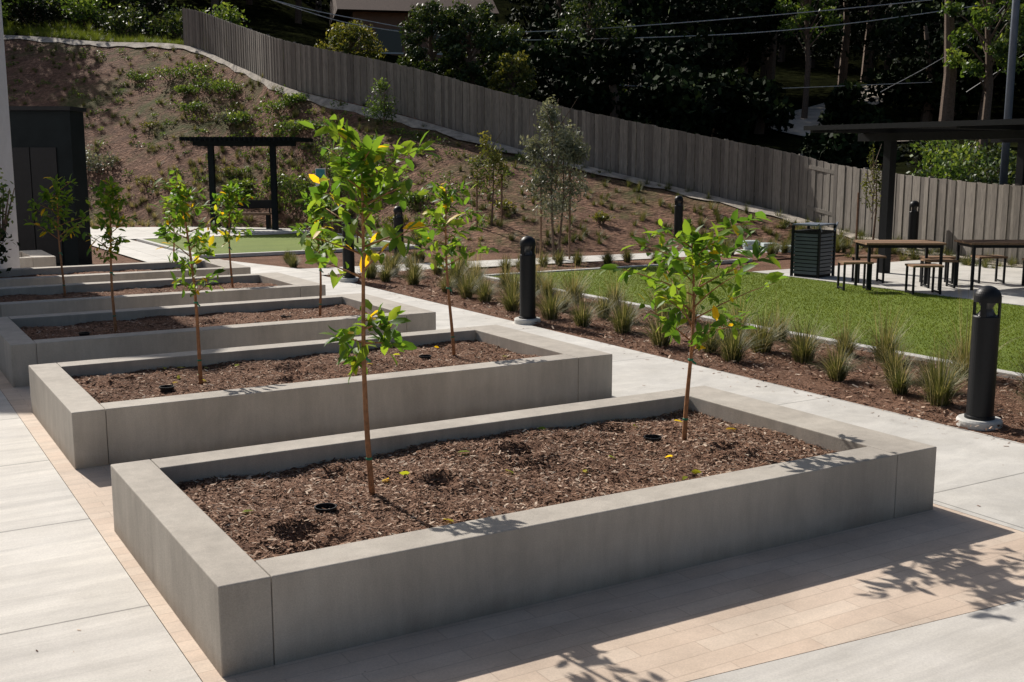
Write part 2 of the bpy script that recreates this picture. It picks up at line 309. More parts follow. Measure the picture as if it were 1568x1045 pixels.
# ------------------------------------------------------------------ planters
def dug(u,v,holes):
    z=0
    for hu,hv,hr,hd in holes:
        r2=((u-hu)**2+(v-hv)**2)/hr**2
        z=z-hd*np.exp(-r2*1.6)+hd*.55*np.exp(-(np.sqrt(r2)-1.35)**2*5)
    return z
def planter(u0,u1,v0,v1,h,holes=(),nch=6000,seed=0,tr=.36,cups=()):
    e=empty('concrete_planter'); t=.22
    def wall(nm,a,b,c,d):
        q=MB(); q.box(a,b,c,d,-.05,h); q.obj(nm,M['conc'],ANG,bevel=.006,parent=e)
    wall('left_wall',u0,u0+t,v0,v1); wall('right_wall',u1-tr,u1,v0,v1)
    wall('front_wall',u0+t+.003,u1-tr-.003,v0+.001,v0+t); wall('back_wall',u0+t+.003,u1-tr-.003,v1-t,v1-.001)
    res=.03; a0,a1,b0,b1=u0+t-.01,u1-tr+.01,v0+t-.01,v1-t+.01
    nu=int((a1-a0)/res); nv=int((b1-b0)/res); U,Vv=np.meshgrid(np.linspace(a0,a1,nu),np.linspace(b0,b1,nv))
    def hz(U,Vv): return h-.10+.018*np.sin(U*2.3+seed)*np.cos(Vv*3.1)+.010*np.sin(U*9+Vv*7+seed)+dug(U,Vv,holes)
    Z=hz(U,Vv)+rng.normal(0,.006,U.shape)
    i=np.arange(nu*nv).reshape(nv,nu); F=np.stack([i[:-1,:-1].ravel(),i[:-1,1:].ravel(),i[1:,1:].ravel(),i[1:,:-1].ravel()],1)
    fastmesh('mulch_fill',np.stack([U.ravel(),Vv.ravel(),Z.ravel()],1),F,np.full(len(F),.5),M['mulch'],e,ANG)
    cu=a0+(a1-a0)*rng.random(nch); cv=b0+(b1-b0)*rng.random(nch)
    chips('wood_chips',np.stack([cu,cv,hz(cu,cv)+.002+.010*rng.random(nch)],1),M['chips'],(.010,.045),.24,ANG,e)
    if seed in (0,2):
        n=16; lu=a0+.2+(a1-a0-.4)*rng.random(n); lv_=b0+.1+(b1-b0-.2)*rng.random(n)
        o_=leaves('fallen_leaves',np.stack([lu,lv_,hz(lu,lv_)+.016],1),np.stack([rng.normal(0,1,n),rng.normal(0,1,n),np.full(n,.05)],1),.06+.03*rng.random(n),.75+.25*rng.random(n),M['leaf'],e); o_.rotation_euler[2]=ANG
    for (x,y) in cups:
        q=MB(); zz=h-.10+.035; zb=zz-.10
        q.lathe([(.045,zb),(.052,zz),(.058,zz),(.058,zz-.012),(.05,zz-.012),(.05,zb)],x,y,24); 
        q.lathe([(.001,zz-.03),(.046,zz-.03),(.046,zz-.034)],x,y,24)
        q.obj('irrigation_riser',M['black'],ANG,parent=e)
planter(1.165,5.50,4.28,6.40,.395,[(3.45,5.72,.13,.06),(2.75,5.42,.11,.05),(1.75,4.95,.12,.06),(4.3,5.9,.12,.04),(4.6,5.1,.10,.04),(2.3,5.9,.10,.03)],34000,0,.34,[(2.0,5.25),(4.35,5.55)])
planter(1.20,5.69,7.85,9.90,.40,[(1.9,9.3,.14,.05),(3.2,9.1,.14,.05),(3.0,8.6,.12,.04)],16000,2,.36,[(2.05,8.75),(4.4,8.95)])
planter(1.20,5.58,11.06,13.12,.40,[(3.4,12.2,.14,.04)],9000,4,.36,[(2.0,11.95),(4.2,12.1)])
planter(1.25,5.52,14.25,16.2,.40,[],4000,5)
planter(1.3,5.42,17.2,18.9,.40,[],1500,6)
planter(-1.2,3.0,20.2,21.8,.45,[],800,7)
# ------------------------------------------------------------------ saplings
def sapling(x,y,z,H,c0,spread,nb,nl,ls,seed,yel=.6,extra=(),lean=(0,0),mat='leaf',bark='bark2',r0=.017):
    st=np.random.default_rng(seed); e=empty('citrus_sapling',(x,y,z))
    mb=MB(); n=12; tp=[]
    for i in range(n):
        t=i/(n-1); tp.append((lean[0]*t+.018*math.sin(t*5+seed),lean[1]*t+.014*math.cos(t*6+seed)-.014,H*t-.03))
    mb.tube(tp,[r0*(1-.7*i/(n-1)) for i in range(n)],9)
    tpa=np.array(tp)
    def at(t): f=t*(n-1); i=min(int(f),n-2); return tpa[i]+(tpa[i+1]-tpa[i])*(f-i)
    P=[];D=[]
    brs=[(c0+(1-c0)*(k+.5)/nb,k*2.4+seed,spread*(1-.5*((k+.5)/nb))*(.5+.75*st.random()),.35+.6*st.random()) for k in range(nb)]+list(extra)
    for (t,az,ln,up) in brs:
        p0=at(min(t,.98)); d=np.array([math.cos(az),math.sin(az),up]); d/=np.linalg.norm(d)
        pts=[p0+d*ln*s+np.array([0,0,-.12*ln*s*s]) for s in (0,.35,.7,1)]
        mb.tube(pts,[r0*.35,r0*.26,r0*.18,r0*.1],5)
        for j in range(int(nl*(.7+.6*st.random()))):
            s=.2+.85*st.random(); q=p0+d*ln*min(s,1)+np.array([0,0,-.12*ln*s*s])+st.normal(0,.022,3)
            P.append(q); D.append(d*.5+st.normal(0,.62,3)+np.array([0,0,-.15]))
    for j in range(nl*2):
        t=.82+.18*st.random(); P.append(at(t)+st.normal(0,.02,3)); D.append(np.array([0,0,.5])+st.normal(0,.6,3))
    P=np.array(P);D=np.array(D)
    mb.obj('trunk_and_branches',M[bark],smooth=True,parent=e)
    N=len(P); A=np.clip(.27+.45*st.random(N)+yel*(st.random(N)**11),0,1)
    leaves('leaves',P,D,ls*(.6+.7*st.random(N)),A,M[mat],e)
    q=MB()
    for hh in (.13,.42): 
        c_=at(hh); q.lathe([(r0*.9,c_[2]),(r0*1.05,c_[2]+.003),(r0*1.05,c_[2]+.012),(r0*.9,c_[2]+.015)],c_[0],c_[1],12)
    c_=at(.42); q.beam((c_[0],c_[1],c_[2]+.006),(c_[0]+.035,c_[1]-.01,c_[2]-.02),.006,.012)
    q.obj('tree_ties',M['tie'],parent=e)
    return e
sapling(-.75,5.81,.29,1.90,.63,.52,17,18,.10,3,.6,extra=[(.50,-.3,.18,.4),(.46,.4,.17,.05),(.46,3.0,.14,.4),(.40,2.6,.12,.3),(.52,1.0,.12,.4)],lean=(-.04,0))
sapling(1.13,7.01,.29,1.34,.44,.76,20,20,.105,11,.6)
sapling(-2.50,8.87,.30,1.62,.42,.32,19,17,.085,5,.7,lean=(-.10,0))
sapling(-.55,10.14,.30,1.55,.48,.42,17,17,.095,8,.5,lean=(-.05,0))
sapling(-4.13,11.52,.30,1.55,.48,.28,19,17,.09,9,.8)
sapling(-2.19,12.64,.30,1.35,.50,.34,17,16,.095,12,.6)
sapling(-5.84,14.46,.30,1.45,.50,.46,17,16,.105,14,.8)
sapling(-3.92,15.57,.30,1.40,.45,.46,19,17,.105,15,.5)
sapling(-5.74,18.98,.30,1.10,.45,.30,14,15,.10,17,.6)
sapling(-9.0,19.4,.0,1.9,.45,.45,14,12,.09,19,.4)
# ------------------------------------------------------------------ hill and terrain
cols=[((-60,44,0),(-60,66,9.2)),((-34,40,0),(-36,60,8.6)),((-22,38.5,0),(-24.5,56,8.0)),((-14.6,37.5,0),(-19,53,7.4)),((-10,34.5,0),(-14.3,50,6.95)),
((-8,34.2,0),(-10.7,45,5.65)),((-6,33,0),(-7.7,40,4.52)),((-4,30.2,0),(-3.5,37,3.48)),((-1.2,25.6,0),(.32,34.5,2.34)),((2.6,25.6,0),(3.99,32,1.43)),
((6.3,25.9,0),(6.96,29,.71)),((7.3,24.8,0),(8.04,27,.34)),((9.3,21.5,0),(9.95,21.5,.0)),((13,16,0),(13.8,16,0))]
def lerp(a,b,t): return tuple(a[i]+(b[i]-a[i])*t for i in range(3))
base=[c[0] for c in cols]; top=[c[1] for c in cols]
def sub(pts,k=6):
    out=[]
    for i in range(len(pts)-1):
        p0=Vector(pts[max(i-1,0)]);p1=Vector(pts[i]);p2=Vector(pts[i+1]);p3=Vector(pts[min(i+2,len(pts)-1)])
        for j in range(k):
            t=j/k; out.append(tuple(.5*((2*p1)+(p2-p0)*t+(2*p0-5*p1+4*p2-p3)*t*t+(3*p1-p0-3*p2+p3)*t**3)))
    out.append(tuple(pts[-1])); return out
B=sub(base,10);T=sub(top,10); rows=44; V=[]
for r in range(rows+1):
    t=r/rows
    for i in range(len(B)):
        p=list(lerp(B[i],T[i],t)); k=math.sin(t*math.pi)*min(1,T[i][2]/3)
        p[2]+=k*(.10*math.sin(p[0]*.9+p[1]*.5)+.05*random.uniform(-1,1))+ (-.06 if r==0 else 0)
        V.append(p)
w=len(B); V=np.array(V)
i=np.arange(w*(rows+1)).reshape(rows+1,w); F=np.stack([i[:-1,:-1].ravel(),i[:-1,1:].ravel(),i[1:,1:].ravel(),i[1:,:-1].ravel()],1)
fastmesh('hillside',V,F,np.full(len(F),.5),M['hill'])
bvh_h=BVHTree.FromPolygons(V.tolist(),F.tolist())
def zat(bv,x,y,d=0):
    h=bv.ray_cast(Vector((x,y,100)),Vector((0,0,-1))); return h[0].z if h[0] else d
sw=[]; 
for i_ in range(len(T)):
    t_=Vector(T[i_]); b_=Vector(B[i_]); d=(b_-t_); L=max(d.length,.01); d/=L
    j1=.78+.10*math.sin(i_*1.7)+random.uniform(-.06,.06)
    sw.append((t_+d*min(.25,L*.2)+Vector((0,0,.07)),t_+d*min(j1,L*.7)+Vector((0,0,.05))))
mb=MB(); mb.add([tuple(q) for s_ in sw for q in s_],[(2*k,2*k+1,2*k+3,2*k+2) for k in range(len(sw)-1)]); mb.obj('drainage_swale',M['swale'])
radii=[0,2,5,9,14,20,28,40,55,75,100,140]
Vt=[]
Tn=[(p[0],p[1],p[2]) for p in T]+[(30,0,-.1),(60,-20,-.2)]
ang_=[math.atan2(p[0],p[1]) for p in Tn]
for r in radii:
    for p,a in zip(Tn,ang_):
        R0=math.hypot(p[0],p[1]); d=R0+r; x=math.sin(a)*d; y=math.cos(a)*d
        lf=max(0,min(1,(-a+.1)/.45)); z60=4.4+4.6*lf; z90=10+5*lf; z160=40
        if d<60: z=p[2]+(z60-p[2])*((d-R0)/max(60-R0,1))**(1.0)
        elif d<95: z=z60+(z90-z60)*(d-60)/35
        else: z=z90+(z160-z90)*(d-95)/75
        z+= .3*math.sin(x*.4)*math.cos(y*.3)*min(1,r/10)
        bf=min(1,r/12); 
        if R0>50: z=(p[2])*(1-bf)+z*bf
        if r==0: z=p[2]-.02
        Vt.append((x,y,z))
w=len(Tn); i=np.arange(w*len(radii)).reshape(len(radii),w); F=np.stack([i[:-1,:-1].ravel(),i[:-1,1:].ravel(),i[1:,1:].ravel(),i[1:,:-1].ravel()],1)
o=fastmesh('wooded_hillside',np.array(Vt),F,np.full(len(F),.5),M['woods']); bvh_t=BVHTree.FromPolygons(Vt,F.tolist())
# ------------------------------------------------------------------ fence
fp=[Vector(p) for p in T if p[0]>-14.6]
fp=fp[::-1]; seglen=[0]
for a,b2 in zip(fp[:-1],fp[1:]): seglen.append(seglen[-1]+(b2-a).length)
def fpt(s):
    for k in range(len(fp)-1):
        if seglen[k+1]>=s: t=(s-seglen[k])/max(1e-6,seglen[k+1]-seglen[k]); return fp[k].lerp(fp[k+1],t)
    return fp[-1]
fe=empty('wooden_fence'); mb=MB(); s=0; k=0; hb=1.56
while s+.15<seglen[-1]:
    a=fpt(s+.004); b2=fpt(s+.136); d=(b2-a); nrm=Vector((-d.y,d.x,0)).normalized()*(random.uniform(0,.008)+(.012 if k%2 else 0))
    th=Vector((-d.y,d.x,0)).normalized()*.018; zz=hb+random.uniform(-.012,.012); a=a+nrm;b2=b2+nrm
    lo=-.1; vs=[]
    for q in (a,b2,b2+th,a+th): vs.append((q.x,q.y,q.z+lo))
    for q in (a,b2,b2+th,a+th): vs.append((q.x,q.y,q.z+zz))
    mb.add(vs,[(0,3,2,1),(4,5,6,7),(0,1,5,4),(1,2,6,5),(2,3,7,6),(3,0,4,7)],random.random()**.7); s+=.142; k+=1
mb.obj('boards',M['fence'],parent=fe)
mb=MB(); s=0
while s+2.4<seglen[-1]:
    a=fpt(s);b2=fpt(s+2.4); d=b2-a; nn=Vector((d.y,-d.x,0)).normalized()*-.06
    mb.beam(a-nn*1.0+Vector((0,0,hb-.25)),b2-nn*1.0+Vector((0,0,hb-.25)),.04,.09); mb.beam(a-nn+Vector((0,0,.3)),b2-nn+Vector((0,0,.3)),.04,.09)
    mb.beam(a-nn*1.5+Vector((0,0,-.2)),a-nn*1.5+Vector((0,0,hb+.02)),.09,.09); s+=2.4
mb.obj('rails_and_posts',M['fence'],parent=fe)
# ------------------------------------------------------------------ hill planting
tf=[]
for _ in range(900):
    k=random.random()*(len(B)-30)+20; a=int(k); t=random.random()**1.1*.92+.02; p=lerp(B[a],T[a],t); x=p[0]+random.uniform(-.5,.5); y=p[1]+random.uniform(-.5,.5)
    if x<-32: continue
    tf.append((x,y,zat(bvh_h,x,y,0)-.02,random.uniform(.12,.34),random.uniform(.15,.34),random.choice([.1,.2,.3,.5])))
for ix in range(14):
    for iy in range(7):
        x=-14.2+ix*.42+random.uniform(-.08,.08)+iy*.1; y=34.6+iy*.65+random.uniform(-.1,.1)
        if x> -9.2: continue
        tf.append((x,y,zat(bvh_h,x,y,0)-.02,.28,.24,.7))
blades('hillside_grass_tufts',tf,M['tuft'],60)
# low planted groundcover in loose rows across the slope (one mass)
gb=[]
for row in range(9):
    t=.12+row*.095
    for k in range(58):
        a=22+k*1.05+random.uniform(-.3,.3); i_=int(a)
        if random.random()<.45: continue
        p=lerp(B[i_],T[i_],t+random.uniform(-.03,.03)); x=p[0]+random.uniform(-.4,.4); y=p[1]
        if x>6 or x<-26: continue
        s_=random.uniform(.14,.34); gb.append((x,y,zat(bvh_h,x,y,0)+s_*.3,s_,s_,s_*.55,s_*3))
foliage('hillside_groundcover',gb,70,.075,M['green'],None,.3,.55,.5)
def shrub(name,x,y,z,r,h,mat='green',n=420,ls=.09,stems=True):
    e=empty(name,(x,y,z)); q=MB()
    for k in range(6):
        a=k*1.05+x; q.tube([(0,0,-.05),(.4*r*math.cos(a),.4*r*math.sin(a),h*.4),(.75*r*math.cos(a),.75*r*math.sin(a),h*.75)],[.02,.013,.006],5)
    q.obj('stems',M['bark'],parent=e)
    bl=[]
    for k in range(7):
        a=k*.9+y; rr=r*.5*random.random()**.5*1.2; bl.append((rr*math.cos(a),rr*math.sin(a),h*(.35+.35*random.random()),r*.5,r*.5,h*.36))
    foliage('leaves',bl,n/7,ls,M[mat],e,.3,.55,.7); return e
for (x,y,r,h) in [(-13.9,46.5,1.0,.7),(-12.6,46,.8,.6),(-11.6,44,.9,.8),(-10.6,43.2,.9,.6),(-9.6,40.5,.6,.5),(-8.0,39.2,.9,.5),(-6.6,37.2,1.0,.45),(-7.2,37.6,.8,.4),(-7.4,39,.5,.4),
   (-6.3,34.2,.9,.9),(-5.6,34.6,.9,1.0),(-5.0,33.6,.9,.9),(-5.9,33.4,.9,.8),(-4.4,34,.8,.9),(-6.8,34.9,.8,.8),(-4.3,32.6,.8,.8),(-3.6,32.2,.6,.6),(-7.6,35.8,.5,.4),(-2.6,30.2,.5,.4),
   (-8.8,36.4,.5,.4),(-12.0,43.0,.6,.4),(-9.0,42,.6,.4),(-15.5,47.5,.7,.4),(-12.8,44.8,.6,.4),(-8.6,36.0,.4,.3),(-5.3,36.0,.5,.35)]:
    shrub('green_shrub',x,y,zat(bvh_h,x,y),r,h,'green',560)
for (x,y,r,h) in [(-15.6,41,.9,.9),(-14.8,40.4,.8,.8),(-10.2,41.0,.6,.5)]:
    shrub('grey_shrub',x,y,zat(bvh_h,x,y),r,h,'olive',600,.10)
for (x,y,r,h) in [(-12.4,38.2,.6,.35),(-11.0,37,.5,.35),(-3.0,29.4,.4,.3),(-13.5,42.5,.5,.3),(2.2,27.6,.3,.3),(4.2,27.3,.3,.3),(-.2,28.2,.35,.3),(-9.3,37.4,.5,.4),(-2.2,26.6,.3,.4)]:
    shrub('low_shrub',x,y,zat(bvh_h,x,y),r,h,'yel',260,.07)
def ytree(name,x,y,z,H,r,mat,n,ls,blobs,trunks=1,stakes=2):
    e=empty(name,(x,y,z)); q=MB()
    for k in range(trunks):
        a=k*2.1; q.tube([(.05*math.cos(a),.05*math.sin(a),-.1),(.10*math.cos(a)*trunks**.5,.1*math.sin(a),H*.4),(.2*r*math.cos(a),.2*r*math.sin(a),H*.85)],[.03,.02,.008],6)
    for k in range(9):
        a=k*2.4; h0=H*(.3+.06*k); q.tube([(0,0,h0),(r*.7*math.cos(a),r*.7*math.sin(a),h0+.22*H)],[.012,.004],5)
    q.obj('trunk_and_limbs',M['bark'],parent=e)
    if stakes:
        q=MB()
        for k in range(stakes): q.tube([((-1)**k*.3,0,-.1),((-1)**k*.3,0,H*.55)],.022,8)
        q.obj('stakes',M['stake'],parent=e)
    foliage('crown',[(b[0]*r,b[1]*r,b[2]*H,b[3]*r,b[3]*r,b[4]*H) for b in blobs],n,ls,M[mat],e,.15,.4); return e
std=[(0,0,.6,.6,.22),(.5,.1,.45,.5,.14),(-.5,-.2,.5,.5,.15),(.1,.4,.75,.5,.15),(-.2,0,.88,.35,.12),(.3,-.3,.7,.4,.12),(.6,-.1,.62,.35,.1),(-.6,.2,.65,.35,.1)]
ytree('olive_tree',.9,23.3,0,3.35,.72,'olive',850,.075,[(0,0,.60,.8,.15),(.4,.1,.45,.6,.13),(-.45,-.2,.48,.55,.13),(.1,.4,.75,.6,.13),(-.2,0,.88,.35,.11),(.3,-.3,.72,.5,.12),(0,0,.33,.6,.1),(-.6,.2,.68,.4,.09),(.6,0,.66,.4,.08)],3,2)
ytree('young_tree',-.55,27.2,zat(bvh_h,-.55,27.2),2.3,.5,'yel',170,.08,std)
ytree('young_tree',-4.15,36.2,zat(bvh_h,-4.15,36.2),1.55,.62,'green',300,.09,[(0,0,.55,.75,.3),(.3,.1,.3,.6,.2),(-.3,-.2,.35,.6,.2),(0,.2,.85,.4,.15)],1,0)
ytree('young_tree',-4.1,27.5,0,2.9,.35,'green',110,.08,std)
ytree('young_tree',7.75,24.2,.1,2.3,.25,'yel',70,.07,std)
# ------------------------------------------------------------------ ornamental grasses
cl=[];ws=[]
v=3.6
while v<18.8:
    for u in (7.85,8.45,9.1):
        if random.random()<.10: continue
        uu=u+random.uniform(-.14,.14); vv=v+random.uniform(-.25,.25)+(.4 if u==8.45 else 0)
        if abs(uu-7.45)<.35 and min(abs(vv-5.5),abs(vv-12.1))<.4: vv+=.55
        x,y=W(uu,vv); sz=random.uniform(.75,1.25)
        cl.append((x,y,.02,.38*sz,.32*sz,random.choice([.22,.32,.42])))
        ws.append((x,y,.02,(.50 if u<9 else .74)*sz,(.40 if u<9 else .5)*sz,.85))
    v+=.80
for k in range(22):
    x,y=W(9.9+k*.5+random.uniform(-.15,.15),17.6+random.uniform(0,.8)); cl.append((x,y,.02,.35,.25,.4))
for k in range(22):
    x=random.uniform(-6.5,-1.4); y=random.uniform(20.4,22.6)+.2*(x+6); u_=CA*x+SA*y
    if 5.6<u_<7.4: continue
    cl.append((x,y,-.02,.3,.2,.35))
blades('ornamental_grass',cl,M['tuft'],280); blades('grass_seed_heads',ws,M['tuft'],85,thin=.55)
# ------------------------------------------------------------------ bollards
def bollard(x,y,z=0,rz=0):
    e=empty('bollard_light',(x,y,z),rz); r=.102; o_=.04
    q=MB(); q.lathe([(.172,-.08),(.172,.055),(.160,.07),(.0,.07)],seg=40); q.obj('concrete_footing',M['curb'],parent=e,smooth=False)
    q=MB(); q.lathe([(r+.012,.071),(r+.012,.09),(r,.095),(r,.84+o_),(r-.006,.85+o_),(.05,.85+o_)],seg=36); q.obj('post',M['black'],parent=e)
    q=MB()
    for k in range(4):
        a=k*math.pi/2+.5
        vs=[]
        for zz in (.845+o_,.965+o_):
            for rr in (r-.014,r):
                for s_ in (-.22,-.07,.07,.22): vs.append((rr*math.cos(a+s_),rr*math.sin(a+s_),zz))
        f=[]
        for j in range(3):
            f+=[(4+j,5+j,13+j,12+j),(1+j,j,8+j,9+j),(j,1+j,5+j,4+j),(8+j,12+j,13+j,9+j)]
        f+=[(0,4,12,8),(3,11,15,7)]
        q.add(vs,f)
    zz=.955+o_
    pr=[(r,zz),(r,zz+.03)]+[(r*math.cos(t*math.pi/2/8),zz+.03+r*.95*math.sin(t*math.pi/2/8)) for t in range(1,8)]+[(.002,zz+.03+r*.95)]
    q.lathe([(.05,zz-.005)]+pr,seg=36); q.obj('head',M['black'],parent=e)
    q=MB(); q.lathe([(.07,.85+o_),(.055,.88+o_),(.04,.9+o_),(.055,.93+o_),(.07,.955+o_)],seg=24); q.obj('lens',M['lens'],parent=e)
for p in [(3.70,8.62),(.2,14.2),(-2.8,19.1),(-2.35,23.2),(3.95,26.6,.1),(8.6,24.0,.08)]: bollard(p[0],p[1],p[2] if len(p)>2 else 0,.4)
# ------------------------------------------------------------------ litter bin
e=empty('litter_bin',(5.33,19.75,.03),ANG+.25); q=MB(); hw=.26
for k in range(11):
    z0=.05+k*.066; q.box(-hw,hw,-hw,-hw+.02,z0,z0+.05); q.box(-hw,hw,hw-.02,hw,z0,z0+.05); q.box(-hw,-hw+.02,-hw+.02,hw-.02,z0,z0+.05); q.box(hw-.02,hw,-hw+.02,hw-.02,z0,z0+.05)
q.obj('slats',M['bin'],parent=e); q=MB(); q.box(-hw+.03,hw-.03,-hw+.03,hw-.03,0,.77)
for sx in (-1,1):
    for sy in (-1,1): q.box(sx*hw-.02,sx*hw+.02,sy*hw-.02,sy*hw+.02,0,.90)
q.box(-hw-.01,hw+.01,-hw-.01,hw+.01,.77,.81); q.obj('frame',M['steel'],parent=e)
q=MB(); q.beam((-hw-.05,0,.915),(hw+.05,0,.915),.5,.025)
q.beam((-.33,-.27,.95),(-.22,-.27,.8),.025,.025);q.beam((.33,-.27,.95),(.22,-.27,.8),.025,.025); q.obj('lid',M['grey'],parent=e)
# ------------------------------------------------------------------ tables
def table(x,y,rz,L=1.25,Wd=.75):
    e=empty('picnic_table',(x,y,.03),rz); q=MB()
    for k in range(6): w=Wd/6; q.box(-L/2,L/2,-Wd/2+k*w+.004,-Wd/2+(k+1)*w-.004,.72,.75,random.random())
    q.obj('tabletop',M['wood'],parent=e); q=MB()
    for sx in (-1,1):
        for sy in (-1,1): q.box(sx*(L/2-.06)-.02,sx*(L/2-.06)+.02,sy*(Wd/2-.05)-.02,sy*(Wd/2-.05)+.02,0,.72)
        q.box(sx*(L/2-.06)-.015,sx*(L/2-.06)+.015,-Wd/2+.07,Wd/2-.07,.67,.715)
    for sy in (-1,1): q.box(-L/2+.08,L/2-.08,sy*(Wd/2-.05)-.015,sy*(Wd/2-.05)+.015,.67,.715)
    q.obj('frame',M['steel'],parent=e)
def stool(x,y,rz):
    e=empty('bench_stool',(x,y,.03),rz); q=MB()
    for k in range(3): q.box(-.24,.24,-.17+k*.115,-.17+k*.115+.107,.42,.45,random.random())
    q.obj('seat',M['wood'],parent=e); q=MB()
    for sx in (-1,1):
        for sy in (-1,1): q.box(sx*.21-.015,sx*.21+.015,sy*.14-.015,sy*.14+.015,0,.42)
        q.box(sx*.21-.012,sx*.21+.012,-.12,.12,.02,.045)
    q.obj('frame',M['steel'],parent=e)
table(6.2,17.9,ANG-.55); table(7.85,17.9,ANG-.55)
for (x,y) in [(5.45,17.7),(6.35,17.15),(6.0,18.75),(6.9,18.0),(7.1,18.6),(8.6,18.1),(8.0,18.7)]: stool(x,y,ANG-.5)
# shade structure
e=empty('shade_pergola',(0,0,-.10),ANG); q=MB()
for (u,v) in [(16.2,14.0),(16.2,9.2),(20,14.0),(20,9.2)]: q.box(u-.08,u+.08,v-.08,v+.08,.1,2.5)
q.obj('posts',M['steel'],parent=e); q=MB()
for u in (16.2,20): q.box(u-.07,u+.07,8.0,14.7,2.5,2.64)
for v in (14.55,14.0,11.5,9.2,8.1): q.box(14.8,21,v-.035,v+.035,2.642,2.72)
q.box(14.75,14.797,7.9,14.7,2.68,2.76); q.box(14.8,21,14.62,14.70,2.722,2.76)
k=8.0
while k<14.5: q.box(14.8,21,k,k+.045,2.725,2.765); k+=.11
q.obj('roof',M['steel'],parent=e)
# pergola on the slope side
e=empty('garden_pergola',(0,0,0)); q=MB()
for x,y in ((-8.75,32.9),(-6.95,32.9),(-9.2,34.6),(-7.31,34.6)): q.box(x-.08,x+.08,y-.08,y+.08,0,2.45)
q.box(-9.25,-6.3,32.84,32.96,2.45,2.58); q.box(-9.6,-6.6,34.54,34.66,2.45,2.58)
for k in range(24): x=-9.45+k*.14; q.box(x,x+.05,32.2,35.2,2.582,2.69)
q.obj('frame',M['shed'],parent=e)
e=empty('garden_bench',(-7.9,33.6,0)); q=MB(); q.box(-.7,.7,-.2,.2,.42,.47); q.obj('seat',M['wood'],parent=e); q=MB()
for x in (-.6,.6): q.box(x-.04,x+.04,-.18,.18,0,.42)
q.box(-.7,.7,.17,.21,.6,.85); q.box(-.62,-.58,.17,.21,.47,.6); q.box(.58,.62,.17,.21,.47,.6); q.obj('frame',M['steel'],parent=e)
sheet('pergola_pad',[(-9.8,31.4),(-5.9,31.4),(-5.9,33.4),(-9.8,34.2)],.012,M['slab2'],False)
# sign
e=empty('information_sign',(-4.1,24.2,0)); q=MB(); q.tube([(0,0,-.1),(0,0,1.9)],.025,10); q.obj('post',M['steel'],parent=e)
q=MB(); q.box(-.11,.11,-.05,-.03,1.42,1.88); q.obj('panel',M['signw'],parent=e); q=MB(); q.box(-.095,.095,-.058,-.052,1.62,1.86); q.box(-.095,.095,-.058,-.052,1.45,1.5); q.obj('panel_print',M['teal'],parent=e)
q=MB()
for k in range(4):
    x_=5.55+k*.33; y_=26.0-k*.5; q.box(x_-.17,x_+.17,y_-.18,y_+.18,.0,.14+.02*(3-k))
q.obj('stepping_stones',M['stone'],bevel=.01)
# ------------------------------------------------------------------ shed and building on the left
e=empty('storage_shed',(0,0,0)); q=MB(); q.box(-10.6,-8.55,22.0,22.7,-.05,3.0); q.obj('walls',M['shed'],parent=e)
q=MB(); q.box(-10.7,-8.5,21.9,22.75,3.003,3.08); q.obj('roof',M['steel'],parent=e)
q=MB()
for x in (-9.62,-9.1): q.box(x-.25,x+.25,21.965,21.995,.05,2.3)
q.box(-9.34,-9.32,21.9,21.96,1.0,1.2); q.obj('doors',M['steel'],parent=e)
e=empty('white_building'); q=MB(); q.box(-16,-7.95,16.6,18.0,-.05,7); q.obj('wall',M['white'],parent=e)
q=MB(); q.box(-8.25,-7.9,16.5,16.58,-.04,.5); q.obj('plinth',M['grey'],parent=e)
q=MB(); q.box(-8.6,-7.65,17.3-2,15.9,0,.45); q.obj('rust_planter_box',M['rust'],bevel=.01)
shrub('potted_shrub',-7.6,16.0,.3,.45,.9,'dark',400,.09)
shrub('potted_shrub',-7.75,17.0,.9,.3,1.0,'green',200,.08)
# ------------------------------------------------------------------ background
rp=[(34,37),(22,42),(15.2,45.5),(12.2,49),(14.0,54),(17.5,59),(22,66)]
rv=[]; c_=sub([(a,b,0) for a,b in rp],10); NA=6
for k in range(len(c_)):
    a=Vector(c_[max(k-1,0)]);b2=Vector(c_[min(k+1,len(c_)-1)]);d=(b2-a).normalized();nn=Vector((-d.y,d.x,0))*1.4; p=Vector(c_[k])
    for j in range(NA+1):
        q=p+nn*(j/NA*2-1); rv.append((q.x,q.y,zat(bvh_t,q.x,q.y,3)+.10))
mb=MB(); mb.add(rv,[(k*(NA+1)+j,k*(NA+1)+j+1,(k+1)*(NA+1)+j+1,(k+1)*(NA+1)+j) for k in range(len(c_)-1) for j in range(NA)]); mb.obj('road',M['road'])
